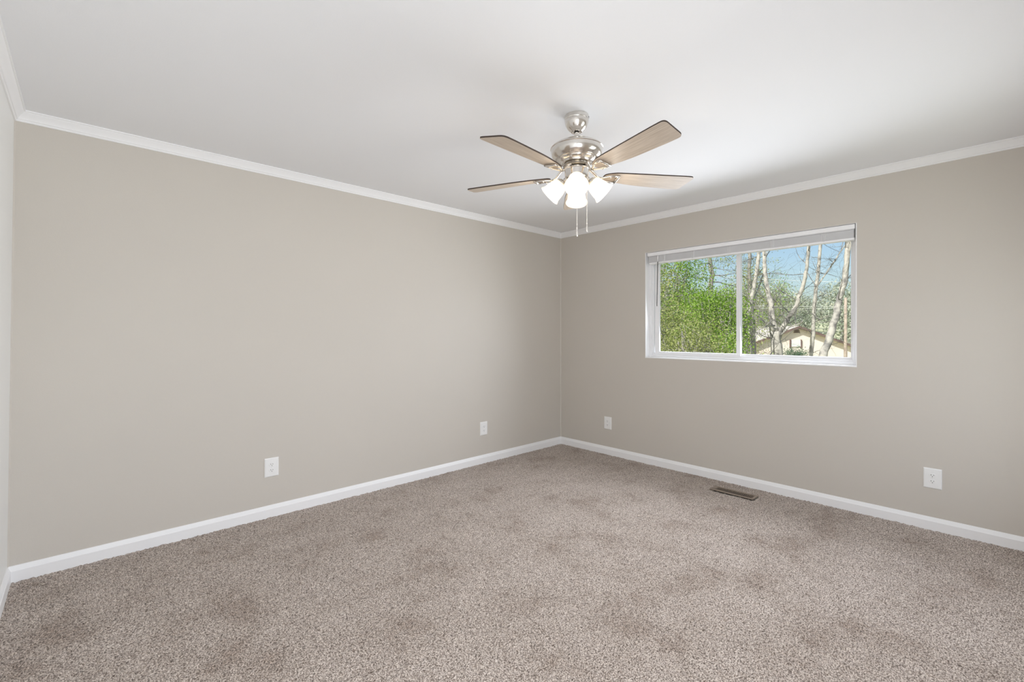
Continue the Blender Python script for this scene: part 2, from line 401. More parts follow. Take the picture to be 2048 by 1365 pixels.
wd = bobj('tilt_wand', bm, M_wand); wd['label'] = 'tilt wand coloured dark as backlit, hanging at the left end'

# ------------------------------------------------------------------ outlets
def make_outlet():
    root = empty('wall_outlet', (0, 0, 0))
    W, Hh = .0455, .0655
    bm = bmesh.new(); n = 8                         # plate: domed rectangular cover, local -Y faces the room
    def rr(w, h, r, y):
        out = []
        for cx, cz, a0 in ((w - r, h - r, 0), (-w + r, h - r, 90), (-w + r, -h + r, 180), (w - r, -h + r, 270)):
            for i in range(5):
                a = R(a0 + i * 22.5); out.append(bm.verts.new((cx + r * math.cos(a), y, cz + r * math.sin(a))))
        return out
    L0 = rr(W, Hh, .003, .0005); L1 = rr(W, Hh, .003, -.0025); L2 = rr(W - .0045, Hh - .0045, .003, -.006); L3 = rr(W - .008, Hh - .008, .003, -.0065)
    for a, b in ((L0, L1), (L1, L2), (L2, L3)):
        for i in range(20): bm.faces.new((a[i], a[(i + 1) % 20], b[(i + 1) % 20], b[i]))
    bm.faces.new(L3); bm.faces.new(L0[::-1]); bmesh.ops.recalc_face_normals(bm, faces=bm.faces)
    obj('cover_plate', bm, M_plate, root)
    for s in (1, -1):
        cz = s * .0195
        bm = bmesh.new(); pts = []
        for i in range(28):
            a = 2 * math.pi * i / 28; x = .0172 * math.cos(a); zz = max(-.0125, min(.0125, .0172 * math.sin(a))); pts.append((x, zz + cz))
        A = [bm.verts.new((x, -.006, z_)) for x, z_ in pts]; B = [bm.verts.new((x, -.0086, z_)) for x, z_ in pts]
        for i in range(28): bm.faces.new((A[i], A[(i + 1) % 28], B[(i + 1) % 28], B[i]))
        bm.faces.new(B); bmesh.ops.recalc_face_normals(bm, faces=bm.faces)
        rc = obj('receptacle', bm, M_plate, root, bevel=.0006)
        for dx, dz, w_, h_ in ((-.0065, .0035, .0011, .0042), (.0065, .0035, .0011, .0034)):
            bm = bmesh.new(); box(bm, dx - w_, dx + w_, -.0090, -.0080, cz + dz - h_, cz + dz + h_); obj('slot', bm, M_dark, rc)
        bm = bmesh.new(); lathe(bm, [(.0001, 0), (.0024, 0), (.0024, .001), (.0001, .001)], 14, Matrix.Translation((0, -.0080, cz - .0070)) @ Matrix.Rotation(R(90), 4, 'X'))
        obj('ground_hole', bm, M_dark, rc)
    bm = bmesh.new(); lathe(bm, [(.0001, 0), (.0032, 0), (.0026, .0014), (.0001, .0018)], 16, Matrix.Translation((0, -.0064, 0)) @ Matrix.Rotation(R(90), 4, 'X'))
    obj('screw', bm, M_plate, root, smooth=True)
    return root
def copy_tree(o, parent=None):
    c = o.copy(); COL.objects.link(c); c.parent = parent
    for ch in [x for x in bpy.data.objects if x.parent == o]: copy_tree(ch, c)
    return c
o0 = make_outlet()
for i, (x, y, z_, rz, lab) in enumerate((
        (.951, YB, .345, 0, 'white duplex outlet low on the left part of the back wall'),
        (2.875, YB, .341, 0, 'white duplex outlet on the back wall near the far corner'),
        (XR, 2.825, .332, -90, 'small white duplex outlet on the window wall beside the far corner'),
        (XR, .292, .335, -90, 'larger looking white duplex outlet on the window wall right of the window'))):
    o = o0 if i == 0 else copy_tree(o0)
    o.location = (x, y, z_); o.rotation_euler = (0, 0, R(rz)); tag(o, lab, 'electrical outlet', 'wall outlets')

# ------------------------------------------------------------------ floor register
fv = empty('floor_vent', (VX, VY, .0)); tag(fv, 'brown metal floor register set in the carpet below the window', 'floor vent')
M_vent = vary(mat('tan_enamel', (.30, .24, .19), .45, .3), 30, (.27, .215, .17), (.33, .265, .21))
hw, hl = VW / 2, VL / 2
bm = bmesh.new()
for a in ((-hw, -hw + .026, -hl, hl), (hw - .026, hw, -hl, hl), (-hw + .026, hw - .026, -hl, -hl + .020), (-hw + .026, hw - .026, hl - .034, hl)):
    box(bm, a[0], a[1], a[2], a[3], .003, .0075)
obj('vent_frame', bm, M_vent, fv, bevel=.002)
n = 21
bm0 = None
for i in range(n):
    y = -hl + .020 + (i + .5) * (VL - .054) / n
    if bm0 is None:
        bm = bmesh.new(); box(bm, -hw + .024, hw - .024, -.0016, .0016, -.004, .0060); bm0 = obj('louver', bm, M_vent, fv); bm0.location = (0, y, 0)
    else:
        c = bm0.copy(); COL.objects.link(c); c.parent = fv; c.location = (0, y, 0)
bm = bmesh.new(); box(bm, -hw + .020, hw - .020, -hl + .014, hl - .028, -.009, -.005); obj('duct', bm, M_dark, fv)

# ------------------------------------------------------------------ ceiling fan
FX, FY = 1.905, 1.531
fan = empty('ceiling_fan', (FX, FY, H))
tag(fan, 'brushed nickel five blade ceiling fan with four lit glass shades', 'ceiling fan')
def fobj(name, bm, m, parent=None, **k): return obj(name, bm, m, parent or fan, **k)
zc = lambda z: z - H
def lat(name, prof, m=M_nickel, n=64, parent=None, **k):
    bm = bmesh.new(); lathe(bm, [(r, zc(z)) for r, z in prof], n); bmesh.ops.recalc_face_normals(bm, faces=bm.faces)
    return fobj(name, bm, m, parent, smooth=True, auto=35, **k)
can = lat('canopy', [(.061, 2.44), (.0635, 2.438), (.064, 2.420), (.0635, 2.4165), (.0625, 2.4150), (.0630, 2.4135), (.0620, 2.404), (.0585, 2.390), (.0515, 2.376), (.042, 2.3645), (.033, 2.3575), (.0285, 2.3535), (.024, 2.3535), (.024, 2.362), (.0128, 2.366)])
for a in (-60, -68):                                 # keyhole slots with their screws on the band
    p = Vector((math.cos(R(a + 10)), math.sin(R(a + 10)), 0)) * .0640
    bm = bmesh.new(); lathe(bm, [(.0001, .0015), (.003, .0012), (.0036, 0), (.0036, -.002)], 12, Matrix.Translation(p + Vector((0, 0, zc(2.428)))) @ p.to_track_quat('Z', 'Y').to_matrix().to_4x4())
    fobj('screw', bm, M_dark, can)
lat('downrod', [(.0127, 2.372), (.0127, 2.322)])
lat('motor_housing', [(.0128, 2.324), (.019, 2.323), (.022, 2.316), (.030, 2.312), (.060, 2.305), (.095, 2.294), (.120, 2.281), (.134, 2.2705), (.1385, 2.2660), (.139, 2.2625), (.1362, 2.2600),
    (.1355, 2.246), (.1325, 2.230), (.124, 2.2175), (.115, 2.2105), (.1125, 2.2065), (.104, 2.2055), (.101, 2.2005), (.088, 2.197), (.083, 2.192), (.080, 2.184), (.066, 2.180), (.060, 2.172), (.02, 2.172)])
lat('flywheel', [(.05, 2.1735), (.070, 2.1725), (.071, 2.166), (.068, 2.1625), (.04, 2.1625)], M_brass)
lat('switch_housing', [(.03, 2.1635), (.056, 2.162), (.060, 2.158), (.0655, 2.1565), (.0665, 2.153), (.0655, 2.1515), (.0635, 2.150), (.0625, 2.128), (.0625, 2.112), (.060, 2.106), (.050, 2.101), (.046, 2.098),
    (.045, 2.086), (.040, 2.074), (.028, 2.064), (.012, 2.058), (.0095, 2.050), (.006, 2.046), (.0005, 2.0455)])

# blades
BLZ = 2.125
def blade_outline():
    c = [(.150, -.026, .020), (.205, -.050, .04), (.40, -.060, .05), (.60, -.0690, .02), (.656, -.0690, .024), (.634, .0690, .026), (.56, .0690, .02), (.34, .060, .08), (.215, .040, .04), (.150, .018, .018)]
    out = []
    n = len(c)
    for i in range(n):
        p = Vector(c[i][:2]); a = Vector(c[i - 1][:2]); b = Vector(c[(i + 1) % n][:2]); r = c[i][2]
        d0 = (a - p); d1 = (b - p); l = min(r, d0.length * .45, d1.length * .45)
        s = p + d0.normalized() * l; e_ = p + d1.normalized() * l
        for k in range(6):
            t = k / 5; out.append(s * (1 - t) ** 2 + p * 2 * t * (1 - t) + e_ * t * t)
    return out
def make_blade():
    bm = bmesh.new(); pts = blade_outline(); th_ = .0034
    A = [bm.verts.new((p.x, p.y, -th_)) for p in pts]; B = [bm.verts.new((p.x, p.y, th_)) for p in pts]
    bm.faces.new(A[::-1]); bm.faces.new(B); n = len(A)
    for i in range(n):
        f = bm.faces.new((A[i], A[(i + 1) % n], B[(i + 1) % n], B[i])); f.material_index = 1
    bmesh.ops.recalc_face_normals(bm, faces=bm.faces)
    me = bpy.data.meshes.new('fan_blade'); bm.to_mesh(me); bm.free(); me.materials.append(M_wood); me.materials.append(M_edge)
    return me
def make_iron():
    bm = bmesh.new()                                 # curved arm, then an open teardrop cradle under the blade
    z0 = .040
    tube(bm, [(.058, 0, z0), (.078, 0, z0 - .003), (.098, 0, z0 - .022), (.118, 0, z0 - .044), (.140, 0, -.0105)], [.014, .0125, .0105, .0100, .009], 12, flat=.55)
    for sd in (-1, 1):                               # two flared rails
        tube(bm, [(.130, sd * .002, -.0115), (.150, sd * .012, -.0100), (.172, sd * .024, -.0095), (.196, sd * .0315, -.0095), (.222, sd * .033, -.0095)], [.0075, .0062, .0056, .0056, .0060], 10, flat=.7)
    tube(bm, [(.226, -.0375, -.0095), (.226, -.012, -.0105), (.226, .012, -.0105), (.226, .0375, -.0095)], [.0060, .0078, .0078, .0060], 10, flat=.75)
    for x, y in ((.180, .027), (.180, -.027), (.226, 0)):
        lathe(bm, [(.0001, -.002), (.003, -.0015), (.0042, 0), (.0042, .009)], 10, Matrix.Translation((x, y, -.0165)))
    bmesh.ops.recalc_face_normals(bm, faces=bm.faces)
    me = bpy.data.meshes.new('blade_bracket'); bm.to_mesh(me); bm.free(); me.materials.append(M_nickel)
    me.polygons.foreach_set('use_smooth', [True] * len(me.polygons)); return me
mb, mi = make_blade(), make_iron()
for i in range(5):
    a = R(-103.5 + 72 * i)
    q = Matrix.Rotation(a, 4, 'Z') @ Matrix.Rotation(R(-10.5), 4, 'X')
    o = bpy.data.objects.new('fan_blade', mb); COL.objects.link(o); o.parent = fan
    o.matrix_local = Matrix.Translation((0, 0, zc(BLZ))) @ q
    o = bpy.data.objects.new('blade_bracket', mi); COL.objects.link(o); o.parent = fan
    o.matrix_local = Matrix.Translation((0, 0, zc(BLZ))) @ q

# light kit: one shade faces the camera side, one left, one right, one away
VD = R(YAW)
for k in range(4):
    az = math.atan2(-FY, -FX) + k * math.pi / 2
    out = Vector((math.cos(az), math.sin(az), 0)); ax = (out * math.sin(R(46)) - Vector((0, 0, math.cos(R(46))))).normalized()
    neck = out * .080 + Vector((0, 0, zc(2.083)))
    bm = bmesh.new()
    tube(bm, [out * .040 + Vector((0, 0, zc(2.112))), out * .055 + Vector((0, 0, zc(2.106))), neck - ax * .012], [.011, .011, .012], 14)
    fobj('lamp_arm', bm, M_nickel, smooth=True, auto=50)
    Mx = Matrix.Translation(neck) @ ax.to_track_quat('Z', 'Y').to_matrix().to_4x4()
    bm = bmesh.new(); lathe(bm, [(.010, -.016), (.022, -.015), (.029, -.009), (.031, -.002), (.031, .006), (.0285, .006), (.027, -.002)], 32, Mx); bmesh.ops.recalc_face_normals(bm, faces=bm.faces)
    hold = fobj('lamp_socket', bm, M_nickel, smooth=True, auto=40)
    bm = bmesh.new()
    outer = [(.020, -.001), (.030, .0005), (.0365, .006), (.041, .016), (.0450, .030), (.0480, .046), (.0500, .060), (.0510, .070), (.0530, .077), (.0570, .084), (.0610, .0895)]
    inner = [(r - .003, z_ + (.002 if i < 2 else 0)) for i, (r, z_) in enumerate(outer)][::-1]
    lathe(bm, outer + [(.0606, .0912), (.0585, .0905)] + inner, 48, Mx); bmesh.ops.recalc_face_normals(bm, faces=bm.faces)
    sh = fobj('lamp_shade', bm, M_opal, smooth=True)
    bm = bmesh.new(); lathe(bm, [(.0001, .012), (.013, .012), (.013, .022), (.019, .034), (.0235, .046), (.0225, .058), (.015, .067), (.0001, .071)], 24, Mx)
    fobj('light_bulb', bm, M_bulb, sh, smooth=True)
    d = bpy.data.lights.new('lamp_light', 'POINT'); d.energy = LAMP_W; d.color = (1, .93, .83); d.shadow_soft_size = .032
    o = bpy.data.objects.new('lamp_light', d); COL.objects.link(o); o.parent = fan; o.location = neck + ax * .082
# bead pull chains with fobs
rt = Vector((math.sin(VD), -math.cos(VD), 0)); fw = Vector((math.cos(VD), math.sin(VD), 0))
M_chain = mat('nickel_chain', (.75, .73, .70), .3, .8); vary(M_chain, 60, (.7, .68, .66), (.8, .78, .75))
for off, zt, ze in ((fw * -.016 + rt * -.0005, 2.062, 1.838), (fw * -.030 + rt * .0495, 2.112, 1.858)):
    bm = bmesh.new(); z_ = zt
    while z_ > ze:
        bmesh.ops.create_icosphere(bm, subdivisions=1, radius=.0019, matrix=Matrix.Translation(off + Vector((0, 0, zc(z_))))); z_ -= .0042
    tube(bm, [off + Vector((0, 0, zc(zt))), off + Vector((0, 0, zc(ze)))], .0008, 5)
    ch = fobj('pull_chain', bm, M_chain, smooth=True)
    bm = bmesh.new(); lathe(bm, [(.0001, .004), (.0028, .003), (.0034, 0), (.0030, -.006), (.0022, -.009), (.0032, -.014), (.0046, -.030), (.0046, -.038), (.0034, -.043), (.0001, -.044)], 14, Matrix.Translation(off + Vector((0, 0, zc(ze)))))
    fobj('chain_fob', bm, M_chain, ch, smooth=True)
#@@OUTSIDE@@
# ================================================================== outside
G = -2.6                                             # yard level: the room is on the upper floor
RT = Vector((math.sin(R(YAW)), -math.cos(R(YAW)), 0)); FW = Vector((math.cos(R(YAW)), math.sin(R(YAW)), 0))
M_grass = vary(mat('dry_spring_lawn', (.45, .46, .28), .95), .25, (.36, .40, .20), (.66, .62, .44), detail=5)
M_bark = mat('pale_bark', (.58, .53, .46), .9)
vary(M_bark, 7, (.17, .16, .15), (.45, .42, .37), .33, .55, 6, (.6, .02))
M_bark2 = mat('grey_bark', (.25, .23, .21), .9); vary(M_bark2, 6, (.13, .13, .13), (.34, .31, .28), .3, .7, 4, (.4, .02))
M_twig = vary(mat('dark_twig', (.10, .09, .09), .9), 8, (.07, .07, .075), (.26, .24, .21))
def leafmat(name, cols, scale=3.0, tr=.4):
    m = bpy.data.materials.new(name); m.use_nodes = True; nt = m.node_tree; nt.nodes.clear()
    n = noise(nt, scale, 4, .7); r = ramp(nt, n.outputs['Fac'], [(.32 + .36 * i / (len(cols) - 1), c) for i, c in enumerate(cols)])
    d = nt.nodes.new('ShaderNodeBsdfDiffuse'); t = nt.nodes.new('ShaderNodeBsdfTranslucent'); mx = nt.nodes.new('ShaderNodeMixShader')
    mx.inputs[0].default_value = tr; o = nt.nodes.new('ShaderNodeOutputMaterial')
    nt.links.new(r.outputs[0], d.inputs[0]); nt.links.new(r.outputs[0], t.inputs[0])
    nt.links.new(d.outputs[0], mx.inputs[1]); nt.links.new(t.outputs[0], mx.inputs[2]); nt.links.new(mx.outputs[0], o.inputs[0]); return m
M_leaf = leafmat('spring_leaves', [(.035, .085, .025), (.22, .37, .05), (.56, .74, .19)], 13)  # green range stretched to stand for leaf highlights and dark gaps
M_leaf2 = leafmat('olive_leaves', [(.09, .11, .05), (.33, .37, .13), (.66, .66, .34)], 12)
M_far = leafmat('hazed_foliage', [(.26, .31, .25), (.42, .46, .36), (.60, .58, .48)], .35, .25)  # lightened grey green: distance haze is put into the leaf colour
M_bud = leafmat('hazy_buds', [(.34, .36, .34), (.46, .48, .43), (.62, .60, .54)], .8, .25)  # haze put into the bud colour as well

def leaves(name, centers, per, spread, size, m, parent, seed, squash=1.0):
    rs = np.random.RandomState(seed); C = np.asarray(centers, dtype=float)
    P = np.repeat(C, per, 0) + rs.normal(0, 1, (len(C) * per, 3)) * np.array([spread, spread, spread * squash])
    n = len(P); a = rs.normal(0, 1, (n, 3)); a /= np.linalg.norm(a, axis=1)[:, None]
    b = np.cross(a, rs.normal(0, 1, (n, 3))); b /= np.linalg.norm(b, axis=1)[:, None]
    s = size * rs.uniform(.6, 1.35, (n, 1)); up = np.cross(a, b)
    V = np.stack([P - a * s, P + b * s * .5 + up * s * .16, P + a * s, P - b * s * .5 + up * s * .16], 1).reshape(-1, 3).astype(np.float32)
    me = bpy.data.meshes.new(name); me.vertices.add(4 * n); me.vertices.foreach_set('co', V.ravel())
    me.loops.add(4 * n); me.loops.foreach_set('vertex_index', np.arange(4 * n, dtype=np.int32))
    me.polygons.add(n); me.polygons.foreach_set('loop_start', np.arange(0, 4 * n, 4, dtype=np.int32)); me.update(calc_edges=True)
    return obj(name, me, m, parent)

def grow(bm, p, d, r, L, rnd, depth, tips, droop=0.0, kids=3):
    """one wandering branch with side branches"""
    n = 5; pts = [p.copy()]; rad = [r]; q = p.copy(); dd = d.normalized()
    for i in range(n):
        dd = (dd + Vector((rnd.gauss(0, .16), rnd.gauss(0, .16), rnd.gauss(0, .12) - droop))).normalized()
        q = q + dd * (L / n); pts.append(q.copy()); rad.append(max(r * (1 - .75 * (i + 1) / n), .0015))
        if depth > 0:
            for _ in range(1 if rnd.random() < kids / 5 else 0):
                s = Vector((rnd.gauss(0, 1), rnd.gauss(0, 1), rnd.gauss(.15, .7))).normalized()
                grow(bm, q, (dd + s * 1.1), rad[-1] * .62, L * rnd.uniform(.45, .7), rnd, depth - 1, tips, droop, kids)
    tube(bm, pts, rad, 5 if depth > 0 else 3, cap=False)
    tips.append(q.copy()); tips.append(pts[3])

def build_tree(name, label, cat, base, limbs, mt_trunk, mt_twig, seed, twigs=4, tw_len=1.4, tw_r=.018, depth=2, group=None, leaf=None, up=.25):
    """limbs: list of (points, radii) in world space; first one is the trunk reaching the ground"""
    rnd = random.Random(seed); root = empty(name, base); tag(root, label, cat, group)
    b = Vector(base); bm = bmesh.new()
    for pts, rad in limbs:
        P = [Vector(p) - b for p in pts]; Q = []; Rr = []
        for i in range(len(P) - 1):                  # refine and roughen
            for k in range(4):
                t = k / 4; Q.append(P[i].lerp(P[i + 1], t) + Vector((rnd.gauss(0, 1), rnd.gauss(0, 1), 0)) * rad[i] * .10)
                Rr.append((rad[i] * (1 - t) + rad[i + 1] * t) * rnd.uniform(.94, 1.08))
        Q.append(P[-1]); Rr.append(rad[-1]); tube(bm, Q, Rr, 10)
    obj('trunk', bm, mt_trunk, root, smooth=True)
    bm = bmesh.new(); tips = []
    for pts, rad in limbs:
        P = [Vector(p) - b for p in pts]
        tube(bm, P, [r_ * .5 for r_ in rad], 4)      # core the twigs spring from
        for i in range(1, len(P)):
            for _ in range(twigs):
                t = rnd.random(); q = P[i - 1].lerp(P[i], t)
                if q.z + b.z < G + 1.6: continue
                s = Vector((rnd.gauss(0, 1), rnd.gauss(0, 1), rnd.gauss(up, .5)))
                grow(bm, q, s, tw_r * rnd.uniform(.5, 1.2), tw_len * rnd.uniform(.5, 1.2), rnd, depth, tips)
    obj('branches', bm, mt_twig, root)
    if leaf:
        m, per, spread, size = leaf
        leaves('foliage', [tuple(t) for t in tips], per, spread, size, m, root, seed)
    return root

# terrain: level yard, then a lawn rising to the wooded hill
def th(x, y):
    d = FW.x * x + FW.y * y
    t = max(0, min(1, (d - 48) / 60)); t = t * t * (3 - 2 * t)
    return G + 5.2 * t + max(0, min(1, (d - 115) / 60)) * 6
bm = bmesh.new(); N = 60; rows = []
for i in range(N + 1):
    rows.append([])
    for j in range(N + 1):
        d = -12 + 222 * (i / N) ** 1.3; l = -110 + 260 * j / N
        p = FW * d + RT * l; rows[-1].append(bm.verts.new((p.x, p.y, th(p.x, p.y) - .1)))
for i in range(N):
    for j in range(N): bm.faces.new((rows[i][j], rows[i][j + 1], rows[i + 1][j + 1], rows[i + 1][j]))
bmesh.ops.recalc_face_normals(bm, faces=bm.faces)
gr = struct('ground', bm, M_grass, 'pale spring lawn rising to a wooded hill', smooth=True)

# neighbouring house, gable towards the window
HD = 38.0; hp = at(1597, 653, HD)
hs = empty('house', (hp.x, hp.y, G), R(YAW - 90)); tag(hs, 'cream gable end house with brown rake boards across the yard', 'house')
M_stucco = vary(mat('cream_siding', (.80, .70, .58), .8), .8, (.74, .64, .56), (.80, .70, .62))
M_rake = vary(mat('brown_rake', (.17, .11, .10), .7), 2, (.13, .085, .075), (.21, .14, .12))
M_roof = vary(mat('pale_shingle', (.55, .50, .45), .9), 3, (.46, .42, .38), (.62, .57, .51), bmp=(.4, .03))
pz = hp.z - G; hwid = 5.3; ez = pz - .36 * hwid
bm = bmesh.new()
pr = [(-hwid + .4, 0), (hwid - .4, 0), (hwid - .4, ez + .1), (0, pz - .12), (-hwid + .4, ez + .1)]
A = [bm.verts.new((x, 0.25, z)) for x, z in pr]; B = [bm.verts.new((x, 9, z)) for x, z in pr]
for i in range(5): bm.faces.new((A[i], A[(i + 1) % 5], B[(i + 1) % 5], B[i]))
bm.faces.new(A); bm.faces.new(B[::-1]); bmesh.ops.recalc_face_normals(bm, faces=bm.faces)
obj('wall', bm, M_stucco, hs)
for s in (-1, 1):
    bm = bmesh.new(); v = []
    for y in (-.15, 9.3):
        for x, z in ((0, pz + .03), (s * hwid, ez + .03), (s * hwid, ez - .09), (0, pz - .09)): v.append(bm.verts.new((x, y, z)))
    for f in ((0, 1, 2, 3), (4, 5, 6, 7), (0, 1, 5, 4), (1, 2, 6, 5), (2, 3, 7, 6)): bm.faces.new([v[i] for i in f])
    bmesh.ops.recalc_face_normals(bm, faces=bm.faces); obj('roof_slope', bm, M_roof, hs)
    bm = bmesh.new(); v = []
    for y in (-.20, -.15):
        for x, z in ((0, pz + .04), (s * hwid, ez + .04), (s * hwid, ez - .15), (0, pz - .15)): v.append(bm.verts.new((x, y, z)))
    for f in ((0, 1, 2, 3), (4, 5, 6, 7), (0, 1, 5, 4), (1, 2, 6, 5), (2, 3, 7, 6)): bm.faces.new([v[i] for i in f])
    bmesh.ops.recalc_face_normals(bm, faces=bm.faces); obj('rake_board', bm, M_rake, hs)
bm = bmesh.new(); zv = pz - .55
for k in range(4): box(bm, -.25 + .03 * k, .25 - .03 * k, .17, .26, zv + k * .085, zv + .05 + k * .085)
obj('gable_vent', bm, M_rake, hs)
wz = at(0, 681, HD).z - G; wb = at(0, 694, HD).z - G
bm = bmesh.new(); box(bm, -.52, .30, .18, .30, wb, wz); obj('window', bm, mat('pale_curtained_glass', (.7, .7, .68), .15), hs)
for x in (-.60, .30):
    bm = bmesh.new(); box(bm, x, x + .09, .14, .27, wb - .1, wz + .05); obj('shutter', bm, M_rake, hs)

# flat-roofed carport to the left of the house
p = at(1518, 664, 58); cp = empty('carport', (p.x, p.y, G), R(YAW - 90)); tag(cp, 'low white edged carport left of the cream house', 'carport')
z1 = at(0, 660.5, 58).z - G; M_white = vary(mat('white_fascia', (.8, .8, .78), .6), 2, (.76, .76, .74), (.84, .84, .82))
bm = bmesh.new(); box(bm, -2.3, 2.1, -.1, 5, z1 - .22, z1); obj('roof', bm, M_white, cp)
bm = bmesh.new(); box(bm, -1.8, 1.8, 4.6, 4.8, 0, z1 - .22); obj('wall', bm, M_rake, cp)  # dark panel stands for the shade under the carport roof
for x in (-1.7, 1.7):
    bm = bmesh.new(); box(bm, x - .07, x + .07, .1, .24, 0, z1 - .22); obj('post', bm, M_white, cp)

# utility pole and the two lines it carries
p = at(1691, 700, 24); pole = empty('utility_pole', (p.x, p.y, G)); tag(pole, 'brown wooden utility pole near the right edge of the window', 'utility pole')
M_pole = vary(mat('weathered_pole', (.42, .33, .25), .9), 4, (.27, .21, .17), (.42, .35, .28))
bm = bmesh.new(); tube(bm, [(0, 0, 0), (0, 0, 3), (.02, 0, 5.75)], [.085, .078, .07], 12); obj('post', bm, M_pole, pole, smooth=True)
M_wire = vary(mat('pale_cable', (.7, .7, .68), .5), 2, (.62, .62, .6), (.76, .76, .74))
for (a, b_, lab) in (((1330, 606), (1689, 611), 'pale utility cable, upper one of the pair level with the far tree line'), ((1330, 610.5), (1689, 615), 'pale utility cable, lower one of the pair level with the far tree line'),
                     ((1330, 545), (1689, 563), 'single thin cable crossing the sky high in the right pane')):
    A = at(a[0], a[1], 26.5); B = at(b_[0], b_[1], 24); bm = bmesh.new(); C_ = B + (B - A) * .15
    pts = [A.lerp(C_, t / 20) - Vector((0, 0, .35 * 4 * (t / 20) * (1 - t / 20) * .3)) for t in range(21)]
    tube(bm, pts, .008, 5); tag(obj('utility_cable', bm, M_wire), lab, 'cable', 'cables strung from the utility pole')

# bare pale-barked trees just outside the window
def limb(pts, dep, r0, r1, ground=False, up=None):
    """pts: image positions of the limb, dep: its distance (start, end)"""
    n = len(pts); P = []; Rr = []
    for i, (x, y) in enumerate(pts):
        t = i / (n - 1); P.append(at(x, y, dep[0] * (1 - t) + dep[1] * t)); Rr.append(r0 * (1 - t) + r1 * t)
    if ground:
        d = (P[0] - P[1]).normalized(); k = (G - P[0].z) / min(d.z, -.5); q = P[0] + Vector((d.x * .5, d.y * .5, d.z if d.z < -.5 else -.5)) * k; q.z = G
        P.insert(0, q); Rr.insert(0, r0 * 1.25)
    if up:
        d = (P[-1] - P[-2]).normalized(); P.append(P[-1] + d * up); Rr.append(r1 * .45)
    return P, Rr
def bare(label, limbs, seed, **k):
    b = limbs[0][0][0]
    return build_tree('bare_tree', label, 'tree', (b.x, b.y, G), limbs, M_bark, k.pop('tw', M_twig), seed, group='bare pale trees outside the window', **k)
bare('pale bare tree rising beside the middle window stile',
     [limb([(1489, 712), (1491, 650), (1500, 610), (1508, 575), (1514, 540), (1518, 505)], (12.5, 12.5), .068, .045, True, 2.5),
      limb([(1500, 612), (1516, 580), (1527, 545), (1534, 505)], (12.5, 12.9), .022, .012, False, 1.5)], 11, twigs=2, tw_len=.9, tw_r=.011, up=.6)
bare('thick pale tree forking low in the middle of the right pane',
     [limb([(1556, 716), (1553, 690), (1551, 664)], (11, 11), .125, .105, True),
      limb([(1551, 664), (1546, 640), (1541, 605), (1533, 575), (1529, 535), (1529, 500)], (11, 11.4), .075, .040, False, 2.2),
      limb([(1556, 676), (1566, 655), (1577, 636), (1590, 618), (1600, 590), (1608, 568), (1613, 540), (1617, 500)], (11, 10.6), .062, .034, False, 2.0),
      limb([(1549, 668), (1545, 685), (1546, 705)], (10.95, 10.9), .028, .016),
      limb([(1561, 672), (1578, 655), (1600, 648), (1606, 643)], (10.9, 10.4), .020, .008),
      limb([(1549, 652), (1538, 652), (1526, 655)], (10.9, 10.7), .022, .008)], 23, twigs=2, tw_len=.9, tw_r=.011, depth=2, up=.6)
bare('slender pale tree with a forked top right of the pane centre',
     [limb([(1622, 710), (1626, 670), (1628, 625), (1631, 583), (1636, 548), (1641, 490)], (13.5, 13.5), .058, .042, True, 2.5),
      limb([(1632, 576), (1650, 550), (1664, 530), (1680, 505), (1694, 486)], (13.5, 13.0), .022, .014, False, 1.5),
      limb([(1629, 645), (1644, 636), (1668, 629)], (13.5, 12.6), .016, .006)], 37, twigs=2, tw_len=1.0, tw_r=.012, up=.6)
bare('leaning pale tree at the right edge of the window',
     [limb([(1646, 712), (1661, 672), (1673, 625), (1683, 585), (1690, 555), (1695, 500)], (9.1, 9.1), .070, .046, True, 2.5),
      limb([(1689, 560), (1697, 520), (1702, 480)], (9.1, 8.9), .02, .012, False, 1.5)], 51, twigs=1, tw_len=.9, tw_r=.011, up=.6)

# grey trees with fine dark crowns behind the leafy ones (top of the left pane)
for k, (pl, dep, sd, lab) in enumerate((
        ([(1418, 640), (1421, 575), (1424, 550), (1419, 515), (1414, 480)], 19.5, 61, 'grey branching tree seen against the sky above the green foliage'),
        ([(1505, 660), (1502, 600), (1498, 545), (1500, 490)], 22.2, 62, 'dark twigged tree behind the middle window stile'))):
    lm = limb(pl, (dep, dep), .12, .07, True, 3.5); b = lm[0][0]
    build_tree('branching_tree', lab, 'tree', (b.x, b.y, G), [lm], M_bark2, M_twig, sd, twigs=4, tw_len=1.7, tw_r=.024, depth=3, up=.15,
               leaf=(M_leaf2, 2, .12, .03))

